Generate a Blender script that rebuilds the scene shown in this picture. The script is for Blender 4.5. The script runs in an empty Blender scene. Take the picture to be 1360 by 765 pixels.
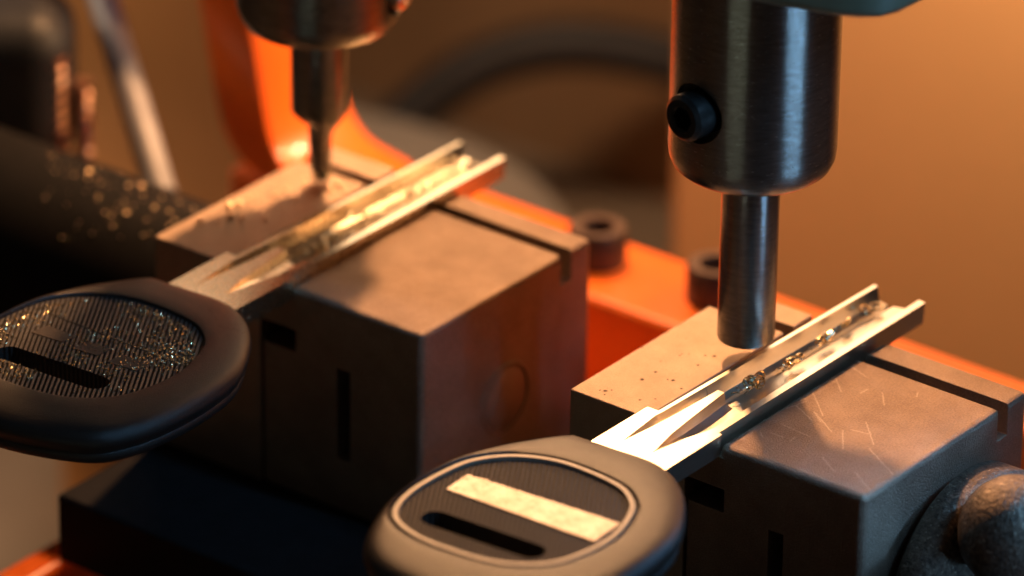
import bpy, bmesh, math, random
from mathutils import Vector, Matrix, noise
rnd = random.Random(7)
SC = bpy.context.scene
COL = SC.collection
def R(d): return math.radians(d)

# ------------------------------------------------------------------ materials
def newmat(name):
    m = bpy.data.materials.new(name); m.use_nodes = True
    nt = m.node_tree
    for n in list(nt.nodes): nt.nodes.remove(n)
    o = nt.nodes.new('ShaderNodeOutputMaterial'); p = nt.nodes.new('ShaderNodeBsdfPrincipled')
    nt.links.new(p.outputs[0], o.inputs[0])
    return m, nt, p

def surf(name, col, rough=.5, metal=0., col2=None, nscale=6., grain=0., gscale=60., rvar=.1, aniso=0., spec=.5,
         stretch=(1, 1, 1), specks=None, scratch=0., coat=0., mottle=0.):
    """one procedural surface: two-tone large noise, roughness variation, fine grain bump, optional specks / scratches"""
    m, nt, p = newmat(name)
    N, L = nt.nodes, nt.links
    tc = N.new('ShaderNodeTexCoord')
    mp = N.new('ShaderNodeMapping'); mp.inputs['Scale'].default_value = stretch
    L.new(tc.outputs['Object'], mp.inputs[0])
    n1 = N.new('ShaderNodeTexNoise'); n1.inputs['Scale'].default_value = nscale; n1.inputs['Detail'].default_value = 6
    n1.inputs['Roughness'].default_value = .65
    L.new(mp.outputs[0], n1.inputs[0])
    rp = N.new('ShaderNodeValToRGB')
    rp.color_ramp.elements[0].position = .3; rp.color_ramp.elements[1].position = .72
    c2 = col2 or tuple(c * .72 for c in col)
    rp.color_ramp.elements[0].color = (*c2, 1); rp.color_ramp.elements[1].color = (*col, 1)
    fac = n1.outputs['Fac']
    if mottle:
        nf = N.new('ShaderNodeTexNoise'); nf.inputs['Scale'].default_value = gscale * .9; nf.inputs['Detail'].default_value = 3; nf.inputs['Roughness'].default_value = .6
        L.new(tc.outputs['Object'], nf.inputs[0])
        ma = N.new('ShaderNodeMath'); ma.operation = 'MULTIPLY_ADD'; ma.inputs[1].default_value = mottle; ma.inputs[2].default_value = -.5 * mottle
        L.new(nf.outputs['Fac'], ma.inputs[0])
        mb_ = N.new('ShaderNodeMath'); mb_.operation = 'ADD'; L.new(ma.outputs[0], mb_.inputs[0]); L.new(fac, mb_.inputs[1]); fac = mb_.outputs[0]
    L.new(fac, rp.inputs[0])
    cout = rp.outputs[0]
    if specks:
        vo = N.new('ShaderNodeTexNoise'); vo.inputs['Scale'].default_value = specks[0]; vo.inputs['Detail'].default_value = 1
        L.new(tc.outputs['Object'], vo.inputs[0])
        r2 = N.new('ShaderNodeValToRGB')
        r2.color_ramp.elements[0].position = specks[1]; r2.color_ramp.elements[1].position = specks[1] + .03
        r2.color_ramp.elements[0].color = (0, 0, 0, 1); r2.color_ramp.elements[1].color = (1, 1, 1, 1)
        L.new(vo.outputs['Fac'], r2.inputs[0])
        mx = N.new('ShaderNodeMixRGB'); mx.inputs['Color2'].default_value = (*specks[2], 1)
        L.new(r2.outputs[0], mx.inputs['Fac']); L.new(cout, mx.inputs['Color1']); cout = mx.outputs[0]
    L.new(cout, p.inputs['Base Color'])
    mr = N.new('ShaderNodeMapRange')
    mr.inputs['To Min'].default_value = max(.03, rough - rvar); mr.inputs['To Max'].default_value = rough + rvar
    n2 = N.new('ShaderNodeTexNoise'); n2.inputs['Scale'].default_value = nscale * 2.7; n2.inputs['Detail'].default_value = 5
    L.new(mp.outputs[0], n2.inputs[0]); L.new(n2.outputs['Fac'], mr.inputs[0]); L.new(mr.outputs[0], p.inputs['Roughness'])
    p.inputs['Metallic'].default_value = metal
    p.inputs['Specular IOR Level'].default_value = spec
    p.inputs['Coat Weight'].default_value = coat
    if aniso:
        p.inputs['Anisotropic'].default_value = aniso; p.inputs['Anisotropic Rotation'].default_value = .25
        tg = N.new('ShaderNodeTangent'); tg.direction_type = 'RADIAL'; tg.axis = 'Z'
        L.new(tg.outputs[0], p.inputs['Tangent'])
    if grain:
        n3 = N.new('ShaderNodeTexNoise'); n3.inputs['Scale'].default_value = gscale; n3.inputs['Detail'].default_value = 4
        n3.inputs['Roughness'].default_value = .7
        L.new(mp.outputs[0], n3.inputs[0])
        bp = N.new('ShaderNodeBump'); bp.inputs['Strength'].default_value = grain; bp.inputs['Distance'].default_value = .02
        h = n3.outputs['Fac']
        if scratch:
            wv = N.new('ShaderNodeTexNoise'); wv.inputs['Scale'].default_value = 3; wv.inputs['Detail'].default_value = 2
            ms = N.new('ShaderNodeMapping'); ms.inputs['Scale'].default_value = (14, .5, 1); ms.inputs['Rotation'].default_value = (0, 0, R(35))
            L.new(tc.outputs['Object'], ms.inputs[0]); L.new(ms.outputs[0], wv.inputs[0])
            ad = N.new('ShaderNodeMath'); ad.operation = 'MULTIPLY_ADD'; ad.inputs[1].default_value = scratch
            L.new(wv.outputs['Fac'], ad.inputs[0]); L.new(h, ad.inputs[2]); h = ad.outputs[0]
        L.new(h, bp.inputs['Height']); L.new(bp.outputs[0], p.inputs['Normal'])
    return m

def bsdf(m): return next(n for n in m.node_tree.nodes if n.type == 'BSDF_PRINCIPLED')
def mix_in(m, mask, col, rough=None):
    """lay a colour (and roughness) over a material where mask is 1"""
    nt = m.node_tree; p = bsdf(m); src = p.inputs['Base Color'].links[0].from_socket
    mx = nt.nodes.new('ShaderNodeMixRGB'); mx.inputs['Color2'].default_value = (*col, 1)
    nt.links.new(mask, mx.inputs['Fac']); nt.links.new(src, mx.inputs['Color1']); nt.links.new(mx.outputs[0], p.inputs['Base Color'])
    if rough is not None:
        src = p.inputs['Roughness'].links[0].from_socket
        m2 = nt.nodes.new('ShaderNodeMixRGB'); m2.inputs['Color2'].default_value = (rough, rough, rough, 1)
        nt.links.new(mask, m2.inputs['Fac']); nt.links.new(src, m2.inputs['Color1']); nt.links.new(m2.outputs[0], p.inputs['Roughness'])
def edge_wear(m, col, r=.035, amt=1.4):
    nt = m.node_tree; N, L = nt.nodes, nt.links
    b = N.new('ShaderNodeBevel'); b.samples = 4; b.inputs['Radius'].default_value = r
    g = N.new('ShaderNodeNewGeometry'); d = N.new('ShaderNodeVectorMath'); d.operation = 'DOT_PRODUCT'
    L.new(b.outputs[0], d.inputs[0]); L.new(g.outputs['Normal'], d.inputs[1])
    n = N.new('ShaderNodeTexNoise'); n.inputs['Scale'].default_value = 9; n.inputs['Detail'].default_value = 6
    tc = N.new('ShaderNodeTexCoord'); L.new(tc.outputs['Object'], n.inputs[0])
    o = N.new('ShaderNodeMath'); o.operation = 'SUBTRACT'; o.inputs[0].default_value = 1; L.new(d.outputs['Value'], o.inputs[1])
    k = N.new('ShaderNodeMath'); k.operation = 'MULTIPLY'; k.use_clamp = True; L.new(o.outputs[0], k.inputs[0]); L.new(n.outputs['Fac'], k.inputs[1])
    k2 = N.new('ShaderNodeMath'); k2.operation = 'MULTIPLY'; k2.use_clamp = True; k2.inputs[1].default_value = amt * 2; L.new(k.outputs[0], k2.inputs[0])
    mix_in(m, k2.outputs[0], col)
def marks(m, pits=(), scr=()):
    """pock marks (x, y, radius) and scratches (x0, y0, x1, y1) in the top face"""
    nt = m.node_tree; N, L = nt.nodes, nt.links
    tc = N.new('ShaderNodeTexCoord'); nz = N.new('ShaderNodeTexNoise'); nz.inputs['Scale'].default_value = 30
    L.new(tc.outputs['Object'], nz.inputs[0])
    def math_(op, a, b, clamp=False):
        n = N.new('ShaderNodeMath'); n.operation = op; n.use_clamp = clamp
        for i, v in enumerate((a, b)):
            if isinstance(v, (int, float)): n.inputs[i].default_value = v
            else: L.new(v, n.inputs[i])
        return n.outputs[0]
    wob = N.new('ShaderNodeVectorMath'); wob.operation = 'SCALE'; wob.inputs['Scale'].default_value = .03
    L.new(nz.outputs['Color'], wob.inputs[0])
    ps = N.new('ShaderNodeVectorMath'); ps.operation = 'ADD'; L.new(tc.outputs['Object'], ps.inputs[0]); L.new(wob.outputs[0], ps.inputs[1])
    def field(items, fn):
        tot = None
        for it in items:
            v = fn(it); tot = v if tot is None else math_('MAXIMUM', tot, v)
        return tot
    if pits:
        def f(p):
            d = N.new('ShaderNodeVectorMath'); d.operation = 'DISTANCE'; d.inputs[1].default_value = (p[0] + .015, p[1] + .015, .015); L.new(ps.outputs[0], d.inputs[0])
            return math_('MULTIPLY_ADD' if 0 else 'SUBTRACT', 1.35, math_('DIVIDE', d.outputs['Value'], p[2]), True)
        mix_in(m, field(pits, f), (.018, .013, .011), .8)
    if scr:
        def f(q):
            a = Vector((q[0] + .015, q[1] + .015, .015)); b = Vector((q[2] + .015, q[3] + .015, .015)); ab = b - a
            sub = N.new('ShaderNodeVectorMath'); sub.operation = 'SUBTRACT'; sub.inputs[1].default_value = a; L.new(ps.outputs[0], sub.inputs[0])
            dt = N.new('ShaderNodeVectorMath'); dt.operation = 'DOT_PRODUCT'; dt.inputs[1].default_value = ab / ab.length_squared; L.new(sub.outputs[0], dt.inputs[0])
            h = math_('ADD', dt.outputs['Value'], 0, True)
            sc_ = N.new('ShaderNodeVectorMath'); sc_.operation = 'SCALE'; sc_.inputs[0].default_value = ab; L.new(h, sc_.inputs['Scale'])
            d = N.new('ShaderNodeVectorMath'); d.operation = 'DISTANCE'; L.new(sub.outputs[0], d.inputs[0]); L.new(sc_.outputs[0], d.inputs[1])
            return math_('SUBTRACT', 1.2, math_('DIVIDE', d.outputs['Value'], .010), True)
        k = math_('MULTIPLY', field(scr, f), .3)
        mix_in(m, k, (.95, .80, .62), .3)
M = {}
PITS = [(.305, .196, .023), (.449, .632, .023), (.458, .853, .019), (.705, .819, .022), (.878, .726, .015), (.697, .262, .015), (.806, .372, .012), (.706, 1.249, .015), (.720, 1.519, .019),
        (.432, 1.306, .012), (.637, 1.474, .012), (.431, 1.348, .009), (.02, 1.209, .012), (.653, .798, .011), (.251, 1.659, .009), (.253, .175, .012), (.343, .248, .012), (.348, .125, .012), (.355, 1.071, .009), (.485, 1.393, .009)]
SCR = [(1.955, 1.52, 2.34, 1.161), (2.243, 1.165, 2.599, .936), (1.825, 2.054, 2.182, 1.705), (1.579, 1.532, 1.92, 1.343), (1.831, 1.844, 2.027, 1.833), (2.751, 1.33, 3.085, .982), (1.819, 2.265, 2.191, 2.138), (2.222, 1.169, 2.396, 1.04)] + [(x_, y_, x_ + rnd.uniform(-.1, .5), y_ + rnd.uniform(-.35, .1)) for x_, y_ in [(rnd.uniform(1.95, 3.3), rnd.uniform(.3, 2.3)) for _ in range(14)]]
def jaw_mat(n): return surf(n, (.44, .33, .25), .44, 1., (.34, .25, .185), 2.2, .6, 60, .07, specks=(40, .745, (.10, .07, .055)), scratch=.3, mottle=.9)
def block_mat(n): return surf(n, (.40, .295, .222), .42, 1., (.27, .195, .145), 2.0, 1.0, 52, .07, scratch=.3, mottle=1.2)
M['jaw'] = jaw_mat('jaw_steel'); M['jaw_pitted'] = jaw_mat('pitted_jaw_steel'); marks(M['jaw_pitted'], PITS)
M['block'] = block_mat('block_steel'); M['block_scratched'] = block_mat('scratched_block_steel'); marks(M['block_scratched'], (), SCR)
for k_ in ('jaw', 'jaw_pitted', 'block', 'block_scratched'): edge_wear(M[k_], (.62, .50, .40))
M['dark']  = surf('blackened_steel', (.014, .013, .014), .6, 0, (.010, .0095, .010), 4, .25, 30, spec=.1)
M['knob']  = surf('rough_cast_black', (.26, .20, .155), .42, .7, (.06, .048, .04), 16, 1.0, 20, .14, specks=(22, .66, (.34, .28, .22)))
M['tool']  = surf('turned_tool_steel', (.36, .335, .31), .25, .95, (.20, .19, .17), 5, .12, 30, .06, aniso=.75, stretch=(1, 1, 6))
M['bit']   = surf('ground_bit_steel', (.40, .39, .38), .23, .95, (.24, .235, .23), 5, .10, 34, .06, aniso=.7, stretch=(1, 1, 5))
M['screw'] = surf('black_oxide_screw', (.05, .048, .046), .35, .6, (.015, .015, .015), 8, .1, 40)
M['blade'] = surf('nickel_brass', (.86, .81, .73), .30, 1., (.78, .72, .62), 5, 0, 90, .05, stretch=(6, 1, 6))
M['bladeL'] = surf('worn_brass', (.84, .75, .60), .27, 1., (.68, .58, .43), 5, 0, 60, .07, stretch=(6, 1, 6))
M['bow']   = surf('black_plastic', (.026, .022, .020), .35, 0, (.018, .015, .014), 5, .35, 60, .06, spec=.5)
M['rim']   = surf('lit_plastic_rim', (.26, .20, .15), .38, 0, (.17, .13, .10), 8, .2, 60)  # paler than the head: light caught on the rim, put into its colour
M['inlay'] = surf('scuffed_metal_foil', (.82, .78, .73), .40, .85, (.52, .45, .37), 7, .8, 30, .14, specks=(20, .66, (.42, .33, .24)))
M['orange'] = surf('orange_paint', (.90, .17, .012), .34, 0, (.84, .14, .010), 1.2, .06, 12, .06, coat=.3)
M['green'] = surf('grey_green_paint', (.16, .165, .105), .5, 0, (.13, .135, .088), 2, .1, 20)
M['chip']  = surf('brass_chip', (.92, .76, .48), .24, 1., (.78, .58, .33), 5)
M['silver'] = surf('silver_chip', (.9, .86, .78), .2, 1., (.7, .66, .6), 5)
M['bench'] = surf('worn_bench', (.26, .215, .17), .8, 0, (.19, .155, .125), .35, .3, 5, spec=.2)
M['board'] = surf('brown_board', (.50, .285, .135), .75, 0, (.46, .26, .122), .25, .2, 4)
M['wall']  = surf('brown_wall', (.36, .225, .125), .8, 0, (.30, .185, .10), .2, .2, 3)
M['grey']  = surf('grey_stand', (.19, .185, .18), .65, 0, (.15, .145, .14), .4, .1, 5)
M['navy']  = surf('navy_rubber', (.022, .028, .042), .55, 0, (.012, .015, .022), 2, .2, 12)
M['copper'] = surf('copper_winding', (.90, .58, .42), .34, 1., (.6, .28, .16), 3)
M['pale']  = surf('pale_grey_metal', (.15, .155, .185), .5, .1, (.40, .39, .42), 1, .1, 10)
M['redbrown'] = surf('dull_red_plastic', (.26, .05, .03), .5, 0, (.2, .035, .022), 1)
M['patch'] = surf('worn_brown_plastic', (.055, .032, .025), .5, 0, (.04, .024, .02), 6, .3, 40)
M['panel'] = surf('brown_panel_paint', (.36, .17, .05), .7, 0, (.30, .14, .042), .4, .2, 6)
M['filing'] = surf('pale_brass_filing', (.88, .80, .64), .28, 1., (.55, .45, .30), 9)
M['tan_chip'] = surf('tan_brass_chip', (.84, .62, .42), .32, 1., (.7, .5, .32), 5)
M['bush']  = surf('brown_steel', (.11, .065, .045), .45, .5, (.07, .04, .03), 4, .2, 25)

# knurled panel: fine ridges
def knurl():
    m, nt, p = newmat('ridged_plastic'); N, L = nt.nodes, nt.links
    tc = N.new('ShaderNodeTexCoord'); w = N.new('ShaderNodeTexWave'); w.bands_direction = 'X'
    w.inputs['Scale'].default_value = 6.3; w.inputs['Distortion'].default_value = .25; w.inputs['Detail'].default_value = 2
    mp = N.new('ShaderNodeMapping'); mp.inputs['Rotation'].default_value = (0, 0, R(-32)); L.new(tc.outputs['Object'], mp.inputs[0]); L.new(mp.outputs[0], w.inputs[0])
    n = N.new('ShaderNodeTexNoise'); n.inputs['Scale'].default_value = 40; L.new(tc.outputs['Object'], n.inputs[0])
    a = N.new('ShaderNodeMath'); a.operation = 'MULTIPLY_ADD'; a.inputs[1].default_value = .5
    L.new(n.outputs['Fac'], a.inputs[0]); L.new(w.outputs['Fac'], a.inputs[2])
    b = N.new('ShaderNodeBump'); b.inputs['Strength'].default_value = .8; b.inputs['Distance'].default_value = .03
    L.new(a.outputs[0], b.inputs['Height']); L.new(b.outputs[0], p.inputs['Normal'])
    p.inputs['Base Color'].default_value = (.040, .035, .032, 1); p.inputs['Roughness'].default_value = .5
    return m
M['knurl'] = knurl()

# ------------------------------------------------------------------ mesh helpers
def link(name, bm, mat, parent=None, smooth=30, bevel=0, seg=2, loc=None):
    me = bpy.data.meshes.new(name)
    bmesh.ops.recalc_face_normals(bm, faces=bm.faces)
    bm.to_mesh(me); bm.free()
    o = bpy.data.objects.new(name, me); COL.objects.link(o)
    me.materials.append(mat)
    if bevel:
        b = o.modifiers.new('bevel', 'BEVEL'); b.width = bevel; b.segments = seg; b.limit_method = 'ANGLE'; b.angle_limit = R(35)
        b.harden_normals = True
    if smooth:
        for p in me.polygons: p.use_smooth = True
        me.set_sharp_from_angle(angle=R(smooth))
    if parent: o.parent = parent
    if loc: o.location = loc
    return o

def prism(pts, axis, a0, a1, bm=None):
    """extrude a 2-D outline along an axis. X: pts=(y,z); Y: pts=(x,z); Z: pts=(x,y)"""
    bm = bm or bmesh.new()
    def P(q, a):
        return {'X': (a, q[0], q[1]), 'Y': (q[0], a, q[1]), 'Z': (q[0], q[1], a)}[axis]
    v0 = [bm.verts.new(P(q, a0)) for q in pts]; v1 = [bm.verts.new(P(q, a1)) for q in pts]
    n = len(pts)
    bm.faces.new(v0); bm.faces.new(v1[::-1])
    for i in range(n): bm.faces.new((v0[i], v0[(i + 1) % n], v1[(i + 1) % n], v1[i]))
    return bm

def box(x0, x1, y0, y1, z0, z1, bm=None):
    return prism([(x0, y0), (x1, y0), (x1, y1), (x0, y1)], 'Z', z0, z1, bm)

def loft(rings, bm=None, cap=True):
    bm = bm or bmesh.new()
    vs = [[bm.verts.new(p) for p in r] for r in rings]
    n = len(rings[0])
    for a, b in zip(vs, vs[1:]):
        for i in range(n): bm.faces.new((a[i], a[(i + 1) % n], b[(i + 1) % n], b[i]))
    if cap: bm.faces.new(vs[0][::-1]); bm.faces.new(vs[-1])
    return bm

def lathe(prof, axis='Z', n=64, c=(0, 0, 0), bm=None):
    """prof: list of (radius, height along axis)"""
    rings = []
    for r, h in prof:
        ring = []
        for k in range(n):
            a = 2 * math.pi * k / n; u, v = r * math.cos(a), r * math.sin(a)
            q = {'Z': (u, v, h), 'X': (h, u, v), 'Y': (u, h, v)}[axis]
            ring.append(tuple(q[i] + c[i] for i in range(3)))
        rings.append(ring)
    return loft(rings, bm)

def boolean_cut(o, cutters):
    for bm in cutters:
        me = bpy.data.meshes.new('cut'); bmesh.ops.recalc_face_normals(bm, faces=bm.faces); bm.to_mesh(me); bm.free()
        c = bpy.data.objects.new('cut', me); COL.objects.link(c)
        bpy.context.view_layer.update(); c.matrix_world = o.matrix_world.copy()
        m = o.modifiers.new('b', 'BOOLEAN'); m.operation = 'DIFFERENCE'; m.object = c; m.solver = 'EXACT'
        bpy.context.view_layer.update()
        new = bpy.data.meshes.new_from_object(o.evaluated_get(bpy.context.evaluated_depsgraph_get()))
        o.modifiers.clear(); o.data = new
        bpy.data.objects.remove(c)
    return o

def soften(o, bevel, seg=2, ang=30):
    """round the outer edges fully, the edges of slots and notches only a little"""
    me = o.data; bm = bmesh.new(); bm.from_mesh(me)
    bw = bm.edges.layers.float.get('bevel_weight_edge') or bm.edges.layers.float.new('bevel_weight_edge')
    slot = lambda c: (2.38 < c.y < 2.6 and c.z > -.38) or (c.z < -.13 and -1.9 < c.z and c.x < 2.75 and c.y < 1.7 and c.x > .9)
    for e in bm.edges:
        if len(e.link_faces) == 2 and e.calc_face_angle(0) > R(35):
            e[bw] = .16 if all(slot(v.co) for v in e.verts) else 1.0
    bm.to_mesh(me); bm.free()
    b = o.modifiers.new('bevel', 'BEVEL'); b.width = bevel; b.segments = seg; b.limit_method = 'WEIGHT'; b.harden_normals = True
    for p in o.data.polygons: p.use_smooth = True
    o.data.set_sharp_from_angle(angle=R(ang))

def thing(name, label, cat, loc=(0, 0, 0), group=None):
    o = bpy.data.objects.new(name, None); COL.objects.link(o); o.location = loc; o.empty_display_size = .3
    o['label'] = label; o['category'] = cat
    if group: o['group'] = group
    return o
def tag(o, label, cat, group=None, kind=None):
    o['label'] = label; o['category'] = cat
    if group: o['group'] = group
    if kind: o['kind'] = kind
    return o
def struct(name, bm, mat, **k):
    o = link(name, bm, mat, **k); o['kind'] = 'structure'; return o

def spline(pts, n=8, closed=True):
    """Catmull-Rom through 2-D points"""
    out = []; N = len(pts)
    rng = range(N) if closed else range(N - 1)
    for i in rng:
        g = lambda k: pts[k % N] if closed else pts[max(0, min(N - 1, k))]
        p0, p1, p2, p3 = g(i - 1), g(i), g(i + 1), g(i + 2)
        for k in range(n):
            t = k / n
            out.append(tuple(.5 * (2 * p1[j] + (p2[j] - p0[j]) * t + (2 * p0[j] - 5 * p1[j] + 4 * p2[j] - p3[j]) * t * t
                                   + (3 * p1[j] - p0[j] - 3 * p2[j] + p3[j]) * t ** 3) for j in range(len(p1))))
    if not closed: out.append(pts[-1])
    return out

def inset(poly, d):
    """move a (roughly convex) closed outline inwards by d"""
    n = len(poly); out = []
    A = sum(poly[i][0] * poly[(i + 1) % n][1] - poly[(i + 1) % n][0] * poly[i][1] for i in range(n))
    s = 1 if A > 0 else -1
    for i in range(n):
        a, b = poly[i - 1], poly[(i + 1) % n]
        t = Vector((b[0] - a[0], b[1] - a[1])); t.normalize()
        out.append((poly[i][0] - t.y * d * s, poly[i][1] + t.x * d * s))
    return out

def tube(path, r, n=16, bm=None):
    rings = []
    for i, p in enumerate(path):
        p = Vector(p); a = Vector(path[max(0, i - 1)]); b = Vector(path[min(len(path) - 1, i + 1)])
        t = (b - a).normalized(); u = t.cross(Vector((0, 0, 1)))
        if u.length < .05: u = t.cross(Vector((1, 0, 0)))
        u.normalize(); v = t.cross(u); rr = r[i] if isinstance(r, (list, tuple)) else r
        rings.append([tuple(p + (u * math.cos(2 * math.pi * k / n) + v * math.sin(2 * math.pi * k / n)) * rr) for k in range(n)])
    return loft(rings, bm)

# ------------------------------------------------------------------ camera (solved from the photo's edges)
f = 8026.; pit, rol, yaw = R(26.93), R(.855), R(37.365)
fh = Vector((-math.sin(yaw), math.cos(yaw), 0)); rt = Vector((math.cos(yaw), math.sin(yaw), 0)); up = Vector((0, 0, 1))
FW = fh * math.cos(pit) - up * math.sin(pit); uu = up * math.cos(pit) + fh * math.sin(pit)
RT = rt * math.cos(rol) + uu * math.sin(rol); UP = uu * math.cos(rol) - rt * math.sin(rol)
CAMPOS = Vector((32.6213, -43.7215, 28.8545))
cam = bpy.data.objects.new('camera', bpy.data.cameras.new('camera')); COL.objects.link(cam)
mt = Matrix((RT, UP, -FW)).transposed().to_4x4(); mt.translation = CAMPOS
cam.matrix_world = mt
cam.data.sensor_width = 36; cam.data.lens = f / 1360 * 36; cam.data.clip_end = 1000; cam.data.clip_start = 1
cam.data.dof.use_dof = True; cam.data.dof.focus_distance = 61.2
cam.data.dof.aperture_fstop = .16; cam.data.dof.aperture_blades = 0
SC.camera = cam
def at(x, y, z=None, d=None):
    """point of the place under a photo pixel, on the level z or at camera depth d (used only to lay the plan out)"""
    r = FW + RT * ((x - 680) / f) - UP * ((y - 382.5) / f)
    t = d if d is not None else (z - CAMPOS.z) / r.z
    return CAMPOS + r * t

# ------------------------------------------------------------------ key vises
ZB = -2.48
VG = 'pair of steel key vises'
def vise(name, label, loc, kind):
    t = thing(name, label, 'vise', loc, VG)
    # fixed jaw with a ledge that carries the key
    j = link('fixed_jaw', prism([(0, 0), (.97, 0), (.97, -.14), (1.47, -.14), (1.47, ZB), (0, ZB)], 'Y', 0, 2.93), M['jaw_pitted' if kind == 'r' else 'jaw'], t)
    boolean_cut(j, [box(-1, 1.2, 2.40, 2.58, -.36, 1)])
    soften(j, .02)
    b = link('clamp_block', prism([(1.885, 0), (3.66, 0), (3.66, ZB), (1.485, ZB), (1.485, -.14), (1.885, -.14)], 'Y', 0.0, 2.93), M['block_scratched' if kind == 'r' else 'block'], t)
    boolean_cut(b, [box(1.0, 5, 2.385, 2.57, -.36, 1),
                    box(1.0, 1.96, -.5, 1.6, -.76, -.5),
                    box(2.52, 2.70, -.5, 1.2, -1.84, -.76)])
    soften(b, .075, 2)
    return t
vR = vise('key_vise', 'steel key vise with black star knob, holding the clean key', (0, 0, 0), 'r')
vL = vise('key_vise', 'steel key vise with round plug in its side, holding the dusty key', (-5.57, -.03, 0), 'l')

# round plug in the left vise's side
pb = lathe([(.42, 3.60), (.42, 3.663), (.405, 3.674), (.385, 3.668), (.372, 3.64), (.36, 3.636), (.348, 3.66), (.325, 3.672), (.0001, 3.672)], 'X', 48, (0, 1.44, -1.33))
link('plug', pb, M['block'], vL, 40)
link('plug_gap_shade', lathe([(.375, 3.60), (.375, 3.666), (.38, 3.670), (.405, 3.670), (.41, 3.666), (.41, 3.60)], 'X', 48, (0, 1.44, -1.33)), M['bush'], vL, 40)  # brown ring put in for the dark of the gap round the plug

# star knob on the right vise
kb = lathe([(.0001, 3.62), (.45, 3.62), (.45, 3.74), (1.22, 3.74), (1.29, 3.80), (1.29, 4.10), (1.2, 4.18), (.62, 4.26), (.55, 4.75), (.45, 4.85), (.0001, 4.88)], 'X', 64, (0, 1.6, -1.6))
kn = link('star_knob', kb, M['knob'], vR, 50)
bm = bmesh.new()
for k in range(5):
    a = R(112 + 72 * k)
    c = (4.68, 1.6 + 1.16 * math.cos(a), -1.6 + 1.16 * math.sin(a))
    lb = bmesh.ops.create_uvsphere(bm, u_segments=28, v_segments=18, radius=.58)['verts']
    for v in lb:
        v.co = Vector((v.co.x * .95, v.co.y, v.co.z)) + Vector(c)
        v.co += v.co.normalized() * .012 * noise.noise(v.co * 6)
link('knob_lobe', bm, M['knob'], kn, 60)
# long dark handle on the left vise
hb = lathe([(.0001, -.06), (.5, -.06), (.5, -.16), (1.1, -.16), (1.20, -.24), (1.20, -4.2), (1.1, -4.3), (.0001, -4.3)], 'X', 64, (0, 1.55, -1.80))
link('clamp_handle', hb, M['dark'], vL, 40)

# carriage slab under both vises
cp = link('carriage_plate', box(-5.62, 4.6, -1.63, 3.3, -3.30, ZB - .004), M['dark'], bevel=.05, seg=3)
tag(cp, 'thick black steel slab that both key vises stand on', 'slab')

# ------------------------------------------------------------------ keys
def lerp(tab, y):
    if y <= tab[0][0]: return tab[0][1]
    for (a, u), (b, v) in zip(tab, tab[1:]):
        if y <= b: return u + (v - u) * (y - a) / (b - a)
    return tab[-1][1]

def blade_bm(dusty):
    T = .125; B = -.125; e = .002
    X0 = [(-1.4, .98), (-.05, .98), (0, .985), (.0 + e, 1.12), (3.7, 1.205)]
    X1 = [(-1.4, 1.915), (-.05, 1.915), (0, 1.91), (0 + e, 1.868), (3.7, 1.855)]
    G1 = [(-1.4, 1.22), (-.75, 1.22), (-.1, 1.155), (0 + e, 1.165), (3.7, 1.25)]     # groove 1 left lip
    C1 = [(-1.4, 1.222), (-.75, 1.225), (-.3, 1.275), (.1, 1.30), (.74, 1.325), (3.7, 1.40)]
    C2 = [(-1.4, 1.6), (-.72, 1.595), (-.3, 1.51), (.1, 1.465), (.74, 1.405), (3.7, 1.45)]
    G2 = [(-1.4, 1.602), (-.72, 1.605), (-.3, 1.68), (-.02, 1.76), (0.2, 1.785), (3.7, 1.772)]
    DG = [(-1.4, .0), (-.76, .0), (-.5, .06), (-.1, .13), (.3, .15), (3.7, .155)]
    END = .74 if not dusty else .45
    ys = [-1.4, -.95, -.8, -.76, -.7, -.6, -.5, -.4, -.3, -.2, -.1, -.05, 0, e, .1, .2, .3, .45, .6, END, END + e] + \
         [END + e + (3.7 - END - e) * k / 40 for k in range(1, 41)]
    ys = sorted(set(ys))
    rings = []
    for y in ys:
        x0, x1, g1, c1, c2, g2, d = (lerp(t, y) for t in (X0, X1, G1, C1, C2, G2, DG))
        if y <= END:
            top = [(x0, T), (g1, T), (g1 + (c1 - g1) * .06, T - d * .75), (g1 + (c1 - g1) * .2, T - d), (c1 - (c1 - g1) * .12, T - d),
                   (c1, T), (c2, T), (c2 + (g2 - c2) * .06, T - d * .8), (c2 + (g2 - c2) * .3, T - d), (g2 - (g2 - c2) * .12, T - d * .8), (g2, T), (x1, T)]
        else:
            w = 0
            top = [(x0, T), (g1, T), (g1 + .016, T - .09), (g1 + .034, T - .165), (c1 - .012 + w, T - .180),
                   (c1 + w, T - .215), (c2 + w, T - .215), (c2 + .008 + w, T - .178), (c2 + (g2 - c2) * .5, T - .152), (g2 - .022, T - .118), (g2, T), (x1, T)]
        rings.append([(x, y, z) for x, z in top] + [(x1 - .015, y, B), (x0 + .015, y, B)])
    return loft(rings)

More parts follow.
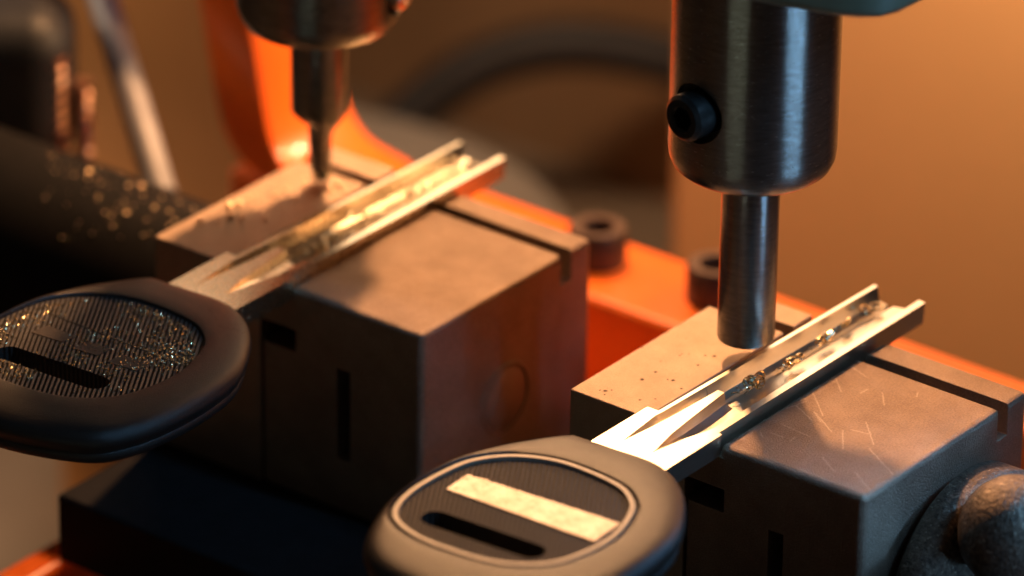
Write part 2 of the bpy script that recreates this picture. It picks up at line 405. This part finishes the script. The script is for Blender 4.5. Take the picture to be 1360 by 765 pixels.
BOW = [(.76, -1.03), (.92, -.975), (1.3, -.95), (1.82, -.935), (2.28, -1.17), (2.66, -1.62), (2.92, -2.15), (3.0, -2.95), (2.90, -3.68), (2.60, -4.12), (1.75, -4.42),
       (1.0, -4.38), (.56, -4.05), (.32, -3.45), (.22, -2.8), (.24, -2.2), (.44, -1.58)]
PAN = [(.50, -3.60), (.31, -3.10), (.33, -2.40), (.48, -2.02), (.78, -1.74), (1.22, -1.59), (1.85, -1.62), (2.18, -1.78), (2.39, -2.05), (2.54, -2.6),
       (2.46, -3.21), (2.24, -3.54), (1.9, -3.74), (1.45, -3.82), (.93, -3.81)]
ZT = .27
def slot_outline(cx, cy, hl, hw, ang=0, n=10):
    pts = []
    for s in (1, -1):
        for k in range(n + 1):
            a = -math.pi / 2 + math.pi * k / n + (0 if s == 1 else math.pi)
            x, y = s * (hl - hw) + hw * math.cos(a), hw * math.sin(a)
            pts.append((cx + x * math.cos(ang) - y * math.sin(ang), cy + x * math.sin(ang) + y * math.cos(ang)))
    return pts

def resample(poly, n=120, c=(1.5, -2.75)):
    """n points of a closed outline at equal angles round c"""
    out = []; N = len(poly)
    for k in range(n):
        a = 2 * math.pi * k / n; dx, dy = math.cos(a), math.sin(a); best = None
        for i in range(N):
            ax, ay = poly[i][0] - c[0], poly[i][1] - c[1]; bx, by = poly[(i + 1) % N][0] - c[0], poly[(i + 1) % N][1] - c[1]
            ca, cb = dx * ay - dy * ax, dx * by - dy * bx
            if (ca <= 0) != (cb <= 0):
                t = ca / (ca - cb); r = (ax + (bx - ax) * t) * dx + (ay + (by - ay) * t) * dy
                if r > 0 and (best is None or r > best): best = r
        out.append((c[0] + dx * best, c[1] + dy * best))
    return out
def close_ring(bm, rings):
    n = len(rings[0]); bm.verts.ensure_lookup_table(); L0 = (len(rings) - 1) * n
    for i in range(n): bm.faces.new((bm.verts[L0 + i], bm.verts[L0 + (i + 1) % n], bm.verts[(i + 1) % n], bm.verts[i]))
    return bm
def key(label, loc, dusty):
    t = thing('car_key', label, 'key', loc, 'keys clamped in the vises')
    link('blade', blade_bm(dusty), M['bladeL'] if dusty else M['blade'], t, 16)
    o = spline(BOW, 6)
    p = resample(spline(PAN, 6))
    rings = [[(x, y, z) for x, y in resample(inset(o, d))] for d, z in
             [(.16, -.175), (.08, -.165), (.05, -.12), (.045, -.06), (.055, -.045), (.05, -.03), (.02, .03), (.0, .08)]]
    oo = resample(o)
    for tt, z in ((.015, .115), (.06, .165), (.14, .20), (.26, .225), (.45, .245), (.7, .262), (.93, ZT)):
        rings.append([(a_[0] + (b_[0] - a_[0]) * tt, a_[1] + (b_[1] - a_[1]) * tt, z) for a_, b_ in zip(oo, p)])
    rings += [[(x, y, z) for x, y in inset(p, d)] for d, z in ((.0, ZT - .008), (.012, ZT - .03), (.016, -.175))]
    bm = loft(rings, cap=False)
    b = link('head', close_ring(bm, rings), M['bow'], t, 42)
    # ridged grip panel
    bm = loft([[(x, y, z) for x, y in inset(p, .014)] for z in (-.165, ZT - .04)])
    g = link('grip_panel', bm, M['knurl'], t, 30)
    boolean_cut(g, [prism(slot_outline(1.43, -3.28, .70, .145, R(4)), 'Z', -1, 1)])
    # raised rim line round the panel
    if not dusty:
        a, c = inset(p, .035), inset(p, .115)
        n = len(p); bm = bmesh.new()
        rr = [[bm.verts.new((x, y, z)) for x, y in s] for s, z in ((a, ZT - .045), (inset(p, .05), ZT - .005), (inset(p, .10), ZT - .005), (c, ZT - .045))]
        for u, v in zip(rr, rr[1:]):
            for i in range(n): bm.faces.new((u[i], u[(i + 1) % n], v[(i + 1) % n], v[i]))
        link('rim', bm, M['rim'], t, 60)
        # scuffed bright foil strip with a torn upper edge
        up_, lo = [], []
        for k in range(41):
            s = k / 40; x = .58 + 1.76 * s
            up_.append((x, -2.43 + .15 * s + .022 * noise.noise(Vector((k * .9, 3, 0))) + .012 * noise.noise(Vector((k * 2.7, 7, 0)))))
            lo.append((x + .02, -2.80 + .08 * s + .006 * noise.noise(Vector((k * .7, 1, 0)))))
        link('foil_strip', prism(lo + up_[::-1], 'Z', ZT - .06, ZT - .028), M['inlay'], t, 0)
    else:
        link('groove_line', box(.55, 2.45, -2.41, -2.385, ZT - .05, ZT - .036), M['screw'], t, 0)
        bm = bmesh.new()
        for q in ((.75, 1.15), (1.3, 1.62), (1.78, 2.15)):
            prism([(q[0], -2.84), (q[1], -2.80), (q[1] + .02, -2.60), (q[0] + .03, -2.62)], 'Z', ZT - .06, ZT - .034, bm)
        link('worn_patch', bm, M['patch'], t, 0)
    return t
kR = key('clean silver car key with bright foil strip on its black head', (0, 0, 0), False)
kL = key('dusty brass car key, black head sprinkled with brass dust, no foil strip', (-5.54, -.03, 0), True)

# ------------------------------------------------------------------ spindles
TG = 'steel tool holders above the keys'
tx, ty = .95, 1.74
tR = thing('tool_holder', 'wide dark steel tool holder at right with socket set screw and blunt round pin', 'tool holder', (tx, ty, 0), TG)
link('collar', lathe([(.0001, 2.16), (.66, 2.16), (.74, 2.18), (.81, 2.24), (.85, 2.33), (.862, 2.44), (.862, 4.7), (.0001, 4.7)], 'Z', 96), M['tool'], tR, 35)
link('pin', lathe([(.0001, .205), (.27, .205), (.292, .22), (.30, .245), (.30, 2.2), (.0001, 2.2)], 'Z', 64), M['bit'], tR, 35)
# set screw pointing to the front
def set_screw(parent, ang, z, r, r0, r1, mat=M['screw']):
    bm = lathe([(.0001, r0 - .3), (r, r0 - .3), (r, r1 - .04), (r - .04, r1), (.56 * r, r1), (.5 * r, r1 - .02)], 'X', 40)
    # hexagon socket
    bm.faces.ensure_lookup_table()
    s = link('set_screw', bm, mat, parent, 40)
    boolean_cut(s, [prism([(.52 * r * math.cos(R(60 * k)), .52 * r * math.sin(R(60 * k))) for k in range(6)], 'X', r1 - .22, r1 + .5)])
    for q in s.data.polygons: q.use_smooth = True
    s.data.set_sharp_from_angle(angle=R(35))
    s.rotation_euler = (0, 0, ang); s.location = (0, 0, z)
    # counterbore in the collar
    cb = lathe([(.0001, r0 - .28), (r + .075, r0 - .28), (r + .075, r0 + .5), (.0001, r0 + .5)], 'X', 40)
    bmesh.ops.transform(cb, matrix=Matrix.Translation((0, 0, z)) @ Matrix.Rotation(ang, 4, 'Z'), verts=cb.verts)
    col_ = next(c for c in parent.children if c.name.startswith('collar'))
    boolean_cut(col_, [cb])
    for q in col_.data.polygons: q.use_smooth = True
    col_.data.set_sharp_from_angle(angle=R(30))
set_screw(tR, R(-98), 3.03, .245, .85, 1.06)

lx, ly = -5.03, 2.10
tL = thing('tool_holder', 'steel tool holder at left with stepped pointed cutter tip touching the jaw', 'tool holder', (lx, ly, 0), TG)
link('collar', lathe([(.0001, 1.93), (.70, 1.93), (.80, 1.96), (.87, 2.06), (.90, 2.18), (.90, 4.7), (.0001, 4.7)], 'Z', 96), M['tool'], tL, 35)
# stepped cutter: round shank, then a narrow flat blade with a slanted tip
VX = Vector((rt.x, rt.y, 0)); VY = Vector((fh.x, fh.y, 0))
rings = []
for z, l, r_, dpt in [(2.0, -.31, .31, .31), (.92, -.31, .31, .31), (.88, -.305, .305, .30), (.80, -.22, .27, .26), (.755, -.125, .23, .24), (.69, -.12, .175, .21), (.60, -.118, .142, .19),
                      (.50, -.116, .132, .17), (.25, -.10, .128, .14), (.12, -.085, .10, .10), (.05, -.07, .02, .05), (.03, -.06, -.04, .02)]:
    c = (l + r_) / 2; h = (r_ - l) / 2; ring = []
    for k in range(40):
        a = 2 * math.pi * k / 40
        q = VX * (c + h * math.cos(a)) + VY * (dpt * math.sin(a))
        ring.append((q.x, q.y, z))
    rings.append(ring)
link('cutter', loft(rings), M['bit'], tL, 35)
set_screw(tL, R(20), 2.42, .2, .89, 1.0, M['copper'])

# housing above the right holder (only its lower corner shows)
hp = [(-.1, .3), (1.2, .62), (2.35, .93), (2.62, 1.05), (2.80, 1.22), (2.88, 1.45), (2.90, 1.93), (2.95, 3.0), (-.1, 3.0)]
hd = link('spindle_housing', prism(hp, 'Z', 4.5, 8.5), M['green'], bevel=.12, seg=3)
tag(hd, 'grey green painted machine head above the right tool holder', 'machine head')

# ------------------------------------------------------------------ orange machine body
mb = thing('machine_body', 'orange painted cast machine body behind and beneath the two vises', 'machine body', (0, 0, -3.3))
ZP = 1.3   # top of the rear rail above the root (root sits at z = -3.3)
def zoff(pts): return pts
link('rear_rail', box(-8.75, 2.2, 4.92, 6.36, -.9, ZP), M['orange'], mb, bevel=.10, seg=4)
link('bed', box(-5.9, 6.0, -1.35, 4.9, -2.6, -.012), M['orange'], mb, bevel=.12, seg=4)
# lit left lip of the bed
link('bed_lip', box(-6.35, -5.88, -6.0, 5.2, -2.6, -.30), M['orange'], mb, bevel=.12, seg=4)
# column: rises from the rail with a curved foot on its right side
cv = [(-2.02, -7.1), (-1.985, -7.3), (-1.92, -7.62), (-1.8, -7.85), (-1.6, -8.02), (-1.35, -8.12), (-1.1, -8.18), (-.5, -8.30), (.2, -8.46), (1.2, -8.8), (2.4, -9.6), (3.4, -10.8), (4.0, -12.5)]
RR = []
for z, x in spline(cv, 5, closed=False):
    c = .14
    pts = [(x - .74, 4.93), (x - c, 4.93), (x - c * .3, 4.93 + c * .3), (x, 4.93 + c), (x, 6.40 - c), (x - c * .3, 6.40 - c * .3), (x - c, 6.40), (x - .74, 6.40)]
    RR.append([(px, py, z + 3.3) for px, py in pts])
link('column', loft(RR), M['orange'], mb, 40)
def boss(px, py):
    c = at(px, py, z=-2.0)
    bm = lathe([(.0001, 0), (.34, 0), (.34, .40), (.31, .44), (.20, .44), (.185, .42), (.185, .2), (.0001, .2)], 'Z', 40)
    b = link('socket_bolt', bm, M['bush'], mb, 40); b.location = (c.x, c.y, 1.3 + .002)
boss(793, 346); boss(950, 396)

# ------------------------------------------------------------------ shavings
def shard(bm, c, s, flat=.35):
    r = bmesh.ops.create_icosphere(bm, subdivisions=1, radius=s)['verts']
    rot = Matrix.Rotation(rnd.uniform(0, 6.28), 3, Vector((rnd.uniform(-1, 1), rnd.uniform(-1, 1), rnd.uniform(-1, 1))).normalized())
    for v in r:
        q = v.co * rnd.uniform(.65, 1.3); q.z *= flat
        v.co = rot @ q + Vector(c)
def sliver(bm, c, s):
    """bent, pointed strip of swarf"""
    d = Vector((rnd.uniform(-1, 1), rnd.uniform(-1, 1), rnd.uniform(-.3, .6))).normalized(); w = d.cross(Vector((rnd.uniform(-1, 1), rnd.uniform(-1, 1), 1))).normalized(); n_ = d.cross(w)
    prev = None; c = Vector(c)
    for k in range(6):
        t = k / 5 - .5; h = s * .16 * (1 - abs(t) * 1.7) + .002; p = c + d * (t * s) + n_ * (.35 * s * t * t)
        q = [bm.verts.new(p + w * h), bm.verts.new(p + n_ * .006), bm.verts.new(p - w * h), bm.verts.new(p - n_ * .006)]
        if prev:
            for i in range(4): bm.faces.new((prev[i], prev[(i + 1) % 4], q[(i + 1) % 4], q[i]))
        else: bm.faces.new(q)
        prev = q
    bm.faces.new(prev[::-1])
def curl(bm, c, r, turns, w, pitch, axis):
    """thin ribbon wound into a loose coil"""
    ax = Vector(axis).normalized(); u = ax.cross(Vector((.3, .2, 1))).normalized(); v = ax.cross(u)
    n = int(turns * 14); a = []
    for k in range(n + 1):
        th = 2 * math.pi * k / 14; rr = r * (1 - .35 * k / n) * rnd.uniform(.93, 1.07)
        p = Vector(c) + (u * math.cos(th) + v * math.sin(th)) * rr + ax * (pitch * k / 14)
        n_ = (u * math.cos(th) + v * math.sin(th)) * .006
        a.append([bm.verts.new(p), bm.verts.new(p + ax * w), bm.verts.new(p + ax * w + n_), bm.verts.new(p + n_)])
    for p, q in zip(a, a[1:]):
        for i in range(4): bm.faces.new((p[i], p[(i + 1) % 4], q[(i + 1) % 4], q[i]))
    bm.faces.new(a[0]); bm.faces.new(a[-1][::-1])

def cluster(px, py, size, label, zc=.03):
    c = at(px, py, z=zc)
    bm = bmesh.new()
    kd = Vector((.02, 1, 0))
    for k in range(3):
        curl(bm, (rnd.uniform(-.25, .25) * size, (k - 1.1) * size * .75, size * .30), size * rnd.uniform(.36, .52), rnd.uniform(1.6, 2.8), size * .2, size * .34,
             kd + Vector((rnd.uniform(-.35, .35), 0, rnd.uniform(-.15, .35))))
    for k in range(9): sliver(bm, (rnd.gauss(0, .3) * size, rnd.gauss(0, .9) * size, rnd.uniform(.0, .45) * size), size * rnd.uniform(.3, .7))
    ng = len(bm.faces)
    for k in range(4): sliver(bm, (rnd.gauss(-.1, .3) * size, rnd.gauss(-.6, .6) * size, rnd.uniform(-.2, .4) * size), size * rnd.uniform(.25, .5))
    o = link('metal_shavings', bm, M['chip'], None, 0, loc=c)
    o.data.materials.append(M['silver'])
    for i, q in enumerate(o.data.polygons): q.material_index = int(i >= ng)
    tag(o, label, 'metal shavings', 'curled shavings in the clean key', 'stuff')
cluster(1003, 512, .14, 'largest clump of curled brass shavings in the clean key, nearest its head')
cluster(1049, 484, .115, 'curled brass clump in the clean key, next after the largest clump')
cluster(1093, 456, .11, 'long curled brass clump in the clean key, third from its head')
cluster(1122, 433, .07, 'small flat clump of brass shavings, last before the ring near the tip of the clean key')
c = at(1164, 406, z=.03); bm = bmesh.new(); curl(bm, (0, 0, -.03), .085, 1.1, .03, .01, (0, 0, 1)); curl(bm, (-.05, -.16, -.02), .06, 1.3, .03, .02, (.2, .1, 1))
tag(link('metal_shavings', bm, M['chip'], None, 0, loc=c), 'ring shaped curls of brass lying at the tip of the clean key', 'metal shavings', 'curled shavings in the clean key', 'stuff')

# loose fill along the dusty key's channel: a run of tiny shavings nobody could count
bm = bmesh.new()
for k in range(300):
    y = rnd.uniform(.5, 3.5); x = 1.45 + rnd.gauss(0, .06)
    den = .5 + .5 * math.sin(y * 7.5 + .8)
    if rnd.random() > den ** 3 * .95 + .05: continue
    c_ = (x, y, -.03 + abs(x - 1.45) * .45 + rnd.uniform(0, .06) * den)
    if k % 3: sliver(bm, c_, rnd.uniform(.05, .12))
    else: shard(bm, c_, rnd.uniform(.012, .03), .6)
o = link('metal_filings', bm, M['filing'], None, 0, loc=(-5.54, -.03, 0)); tag(o, 'bright brass filings packed along the channel of the dusty key', 'filings', kind='stuff')
bm = bmesh.new()
for k in range(6500):
    x, y = rnd.uniform(.3, 2.6), rnd.uniform(-3.8, -1.6)
    if noise.noise(Vector((x * 1.6, y * 1.6, 4))) + rnd.uniform(-.35, .35) < .0: continue
    if ((x - 1.45) / 1.08) ** 2 + ((y + 2.7) / 1.05) ** 2 > 1: continue
    if abs(x - 1.43) < .7 and abs(y + 3.28 - (x - 1.43) * .07) < .15: continue
    shard(bm, (x, y, ZT - .035), rnd.uniform(.006, .0145), .6)
for k in range(60):
    shard(bm, (rnd.uniform(1.2, 2.5), rnd.uniform(-1.6, -1.1) , ZT - .01), .006, .5)
o = link('metal_dust', bm, M['chip'], None, 0, loc=(-5.54, -.03, 0)); tag(o, 'fine brass dust sprinkled over the ridged head of the dusty key', 'dust', kind='stuff')

# single brass chips
base = bmesh.new(); bmesh.ops.create_icosphere(base, subdivisions=3, radius=.026)
for v in base.verts: v.co *= 1 + .22 * noise.noise(v.co * 40)
chip0 = link('brass_chip', base, M['tan_chip'], None, 80)
def chip(p, s, label, group, first=[True]):
    o = chip0 if first[0] else chip0.copy()
    if not first[0]: COL.objects.link(o)
    first[0] = False
    o.location = p; o.scale = (s * 1.25, s * 1.25, s * .5); o.rotation_euler = (rnd.uniform(-.5, .5), rnd.uniform(-.5, .5), rnd.uniform(0, 6.28))
    tag(o, label, 'metal chip', group)
JG = 'brass chips lying on the left jaw'
for px, py, s in [(304, 272, 1.15), (317, 269, .95), (307, 285, 1.0), (321, 288, .7), (266, 292, .95), (289, 292, .6), (353, 289, .75), (331, 262, .6), (339, 259, .5),
                  (391, 262, .6), (404, 246, .7), (413, 250, .6), (447, 243, .9), (455, 249, .7), (440, 252, .7), (431, 246, .8), (462, 240, .5), (375, 272, .5), (398, 275, .45)] + [(rnd.uniform(300, 455), 0, rnd.uniform(.2, .5)) for _ in range(22)]:
    if py == 0: py = 318 - (px - 215) * .43 + abs(rnd.gauss(0, 9)) - (px - 300) * .03
    chip(at(px, py, z=.03), s * 1.25, 'small bright brass chip lying loose on the narrow top of the left vise', JG)
tag(chip0, 'small bright brass chip lying loose on the narrow top of the left vise', 'metal chip', JG)
# chips on the round handle: put them on its skin
HG = 'brass chips lying on the dark handle'
hc = Vector((0, 1.52, -1.80))
def on_handle(px, py):
    d = (at(px, py, d=2) - at(px, py, d=1)); o_ = CAMPOS
    A = d.y ** 2 + d.z ** 2; oy, oz = o_.y - hc.y, o_.z - hc.z
    B = 2 * (oy * d.y + oz * d.z); Cc = oy * oy + oz * oz - 1.21 ** 2
    D = B * B - 4 * A * Cc
    if D < 0: return None
    return o_ + d * ((-B - math.sqrt(D)) / (2 * A))
for px, py, s in [(118, 227, 1.), (134, 243, .9), (170, 246, 1.), (188, 246, 1.1), (190, 258, .8), (168, 282, 1.1), (165, 268, .7), (205, 275, .7), (140, 282, .6), (128, 236, .6),
                  (225, 280, .7), (215, 262, .6), (238, 268, .6), (150, 300, .5), (105, 295, .6), (82, 315, .5), (160, 315, .6), (200, 310, .5), (122, 310, .7), (98, 232, .5), (232, 292, .7), (250, 277, .5)] + [(rnd.uniform(60, 265), 0, rnd.uniform(.25, .55)) for _ in range(60)]:
    if py == 0: py = 205 + (px - 90) * .36 + abs(rnd.gauss(0, 42))
    p = on_handle(px, py)
    if p: chip(p, s * .8, 'small bright brass chip stuck on the dark round handle of the left vise', HG)
# flake caught on the cutter tip
bm = bmesh.new(); shard(bm, (0, 0, 0), .11, .6)
o = link('brass_flake', bm, M['chip'], None, 0, loc=at(429, 232, z=.12)); tag(o, 'larger brass flake caught at the point of the left cutter', 'metal flake')

# ------------------------------------------------------------------ background
ZG = -9.0
struct('workbench', box(-140, 120, -60, 140, ZG - 2, ZG), M['bench'], smooth=0)
def oriented_box(c, hx, hy, hz, ang=yaw):
    bm = box(-hx, hx, -hy, hy, 0, 2 * hz)
    bmesh.ops.transform(bm, matrix=Matrix.Translation(c) @ Matrix.Rotation(ang, 4, 'Z'), verts=bm.verts)
    return bm
struct('wall', box(-120, 3.6, 19.1, 21, ZG - 1, 60), M['wall'], smooth=0)
bl = at(893, 330, d=76); c = bl + rt * 8.5; c.z = ZG
tag(link('backing_board', oriented_box(c, 8.5, .3, 10), M['board'], None, 0, .05), 'plain orange brown board standing upright behind the right vise', 'board')
tag(link('brown_panel', box(-13.2, -9.15, 6.8, 7.3, ZG, 6), M['panel'], None, 0, .08), 'brown upright panel behind the orange column, beside the pale strut', 'panel')
tr = lathe([(.0001, -.55), (4.1, -.55), (4.4, -.4), (4.5, -.1), (4.3, 0), (.0001, 0)], 'Z', 72, (-11.4, 7.9, -5.0))
lathe([(.0001, ZG + 5), (1.2, ZG + 5), (1.2, -.56), (.0001, -.56)], 'Z', 32, (-11.4, 7.9, -5.0), tr)
tag(link('round_stand', tr, M['grey'], None, 40), 'round grey stand on the bench, blurred behind the orange machine body', 'stand')
# dark hoop of cable
pts = [at(x, y, d=84) for i, (x, y) in enumerate([(440, 270), (478, 222), (522, 174), (577, 126), (632, 90), (703, 66), (770, 60), (846, 69), (930, 95), (1010, 140)])]
path = spline([tuple(p) for p in pts], 8, closed=False)
tag(link('cable', tube(path, .36, 20), M['navy'], None, 60), 'thick dark blue cable arching on the bench behind the vises', 'cable')

# left: dark motor with copper winding, pale strut
mo = thing('motor', 'dark navy rounded motor with copper coloured coil at its side, behind the left handle', 'motor', at(30, 110, d=70))
bm = lathe([(.0001, -2.2), (.75, -2.2), (.85, -2.1), (.85, 2.0), (.72, 2.2), (.0001, 2.2)], 'X', 48)
o = link('casing', oriented_box(Vector((-.50, 0, -1.1)), .98, .8, 1.02), M['navy'], mo, 40, .5, 5)
for dx, h in ((.60, 1.42), (.90, 1.12)):
    q = rt * dx
    nz_ = int(h * 40); bm = tube([(q.x, q.y - .3, z * .025 - .95) for z in range(nz_ + 1)], [.10 + .025 * math.sin(z * 1.05) for z in range(nz_ + 1)], 14)
    link('coil', bm, M['copper'], mo, 60)
p0, p1 = at(125, -40, d=71), at(216, 262, d=69)
tag(link('strut', tube([tuple(p0.lerp(p1, k / 8)) for k in range(9)], .18, 14), M['pale'], None, 60), 'slanting pale grey strut between the motor and the orange body', 'strut')
c = at(150, 120, d=80); c.z = ZG
tag(link('red_case', oriented_box(c, 1.3, .6, 6), M['redbrown'], None, 30, .2, 3), 'dull red plastic case standing behind the pale strut', 'case')

# ------------------------------------------------------------------ light
W = bpy.data.worlds.new('World'); SC.world = W; W.use_nodes = True
W.node_tree.nodes['Background'].inputs[0].default_value = (.8, .66, .52, 1); W.node_tree.nodes['Background'].inputs[1].default_value = .03
def area(name, pos, target, size, power, col, size_y=None, spread=180):
    l = bpy.data.lights.new(name, 'AREA'); l.energy = power; l.color = col; l.size = size; l.spread = R(spread)
    if size_y: l.shape = 'RECTANGLE'; l.size_y = size_y
    o = bpy.data.objects.new(name, l); COL.objects.link(o); o.location = pos
    o.rotation_euler = (Vector(target) - Vector(pos)).to_track_quat('-Z', 'Y').to_euler()
    return o
WARM = (1, .49, .205)
area('work_lamp', Vector((-7.85, 9.18, 10.8)), (0, 0, 0), .8, 3300, WARM)
area('column_fill', rt * 24 + fh * 2 + Vector((0, 0, 15)), (-7.4, 5.9, -1), 2, 60, WARM, None, 14)  # added narrow beam, brightens the orange column only
area('board_fill', fh * 9.5 + rt * 10.5 + Vector((0, 0, 6.5)), fh * 13 + rt * 7.2 + Vector((0, 0, 2.9)), 1.2, 1600, (1, .64, .34), None, 120)  # unseen light added to brighten the board towards its upper right
area('sheen_fill', Vector((-7.6, 9.6, 5.4)), (-1, 0, 0), 10, 420, (1, .68, .42), 4.5)  # broad light added to put a warm sheen on the metal tops
area('edge_fill', Vector((11.6, 13.2, 8.0)), (4.4, .6, -.2), 2, 26, (.22, .55, 1), 3, 10)  # added narrow blue beam for the glint along the right block's edge
area('low_blue_fill', rt * 19 - fh * 13 + Vector((0, 0, -3)), (-1, 1, 3.4), 1.2, 30, (.28, .60, 1), 7, 30)  # low strip added to give the upright steel cylinders a blue streak
area('low_green_fill', -fh * 26 - rt * 11 + Vector((0, 0, -5)), (-2, 2, 3.6), 1.0, 4.2, (.80, .95, .74), 6, 22)  # dim strip added for a greenish streak on the collars
area('high_blue_fill', rt * 18 - fh * 11 + Vector((0, 0, 20)), (0, 0, 0), 1.3, 115, (.25, .58, 1), 10, 32)  # added blue strip, cools the edges of the heads and streaks the collars
area('panel_fill', Vector((-19, 2.5, 5)), (-12.5, 7.5, -1), 2.5, 210, (1, .70, .46), None, 80)  # unseen fill added for the panel, strut and motor
area('bench_fill', Vector((-16.5, 3.5, -3)), (-13.5, 7.2, -9), 1.0, 170, (1, .60, .34), None, 120)  # added to brighten the bench at lower left
area('wall_fill', Vector((-9, 11, 9)), (-14, 19.1, -4), 2, 420, (1, .66, .40), None, 130)  # fill added to lift the brown wall

SC.view_settings.view_transform = 'Standard'; SC.view_settings.look = 'None'; SC.view_settings.gamma = 1; SC.view_settings.exposure = .15
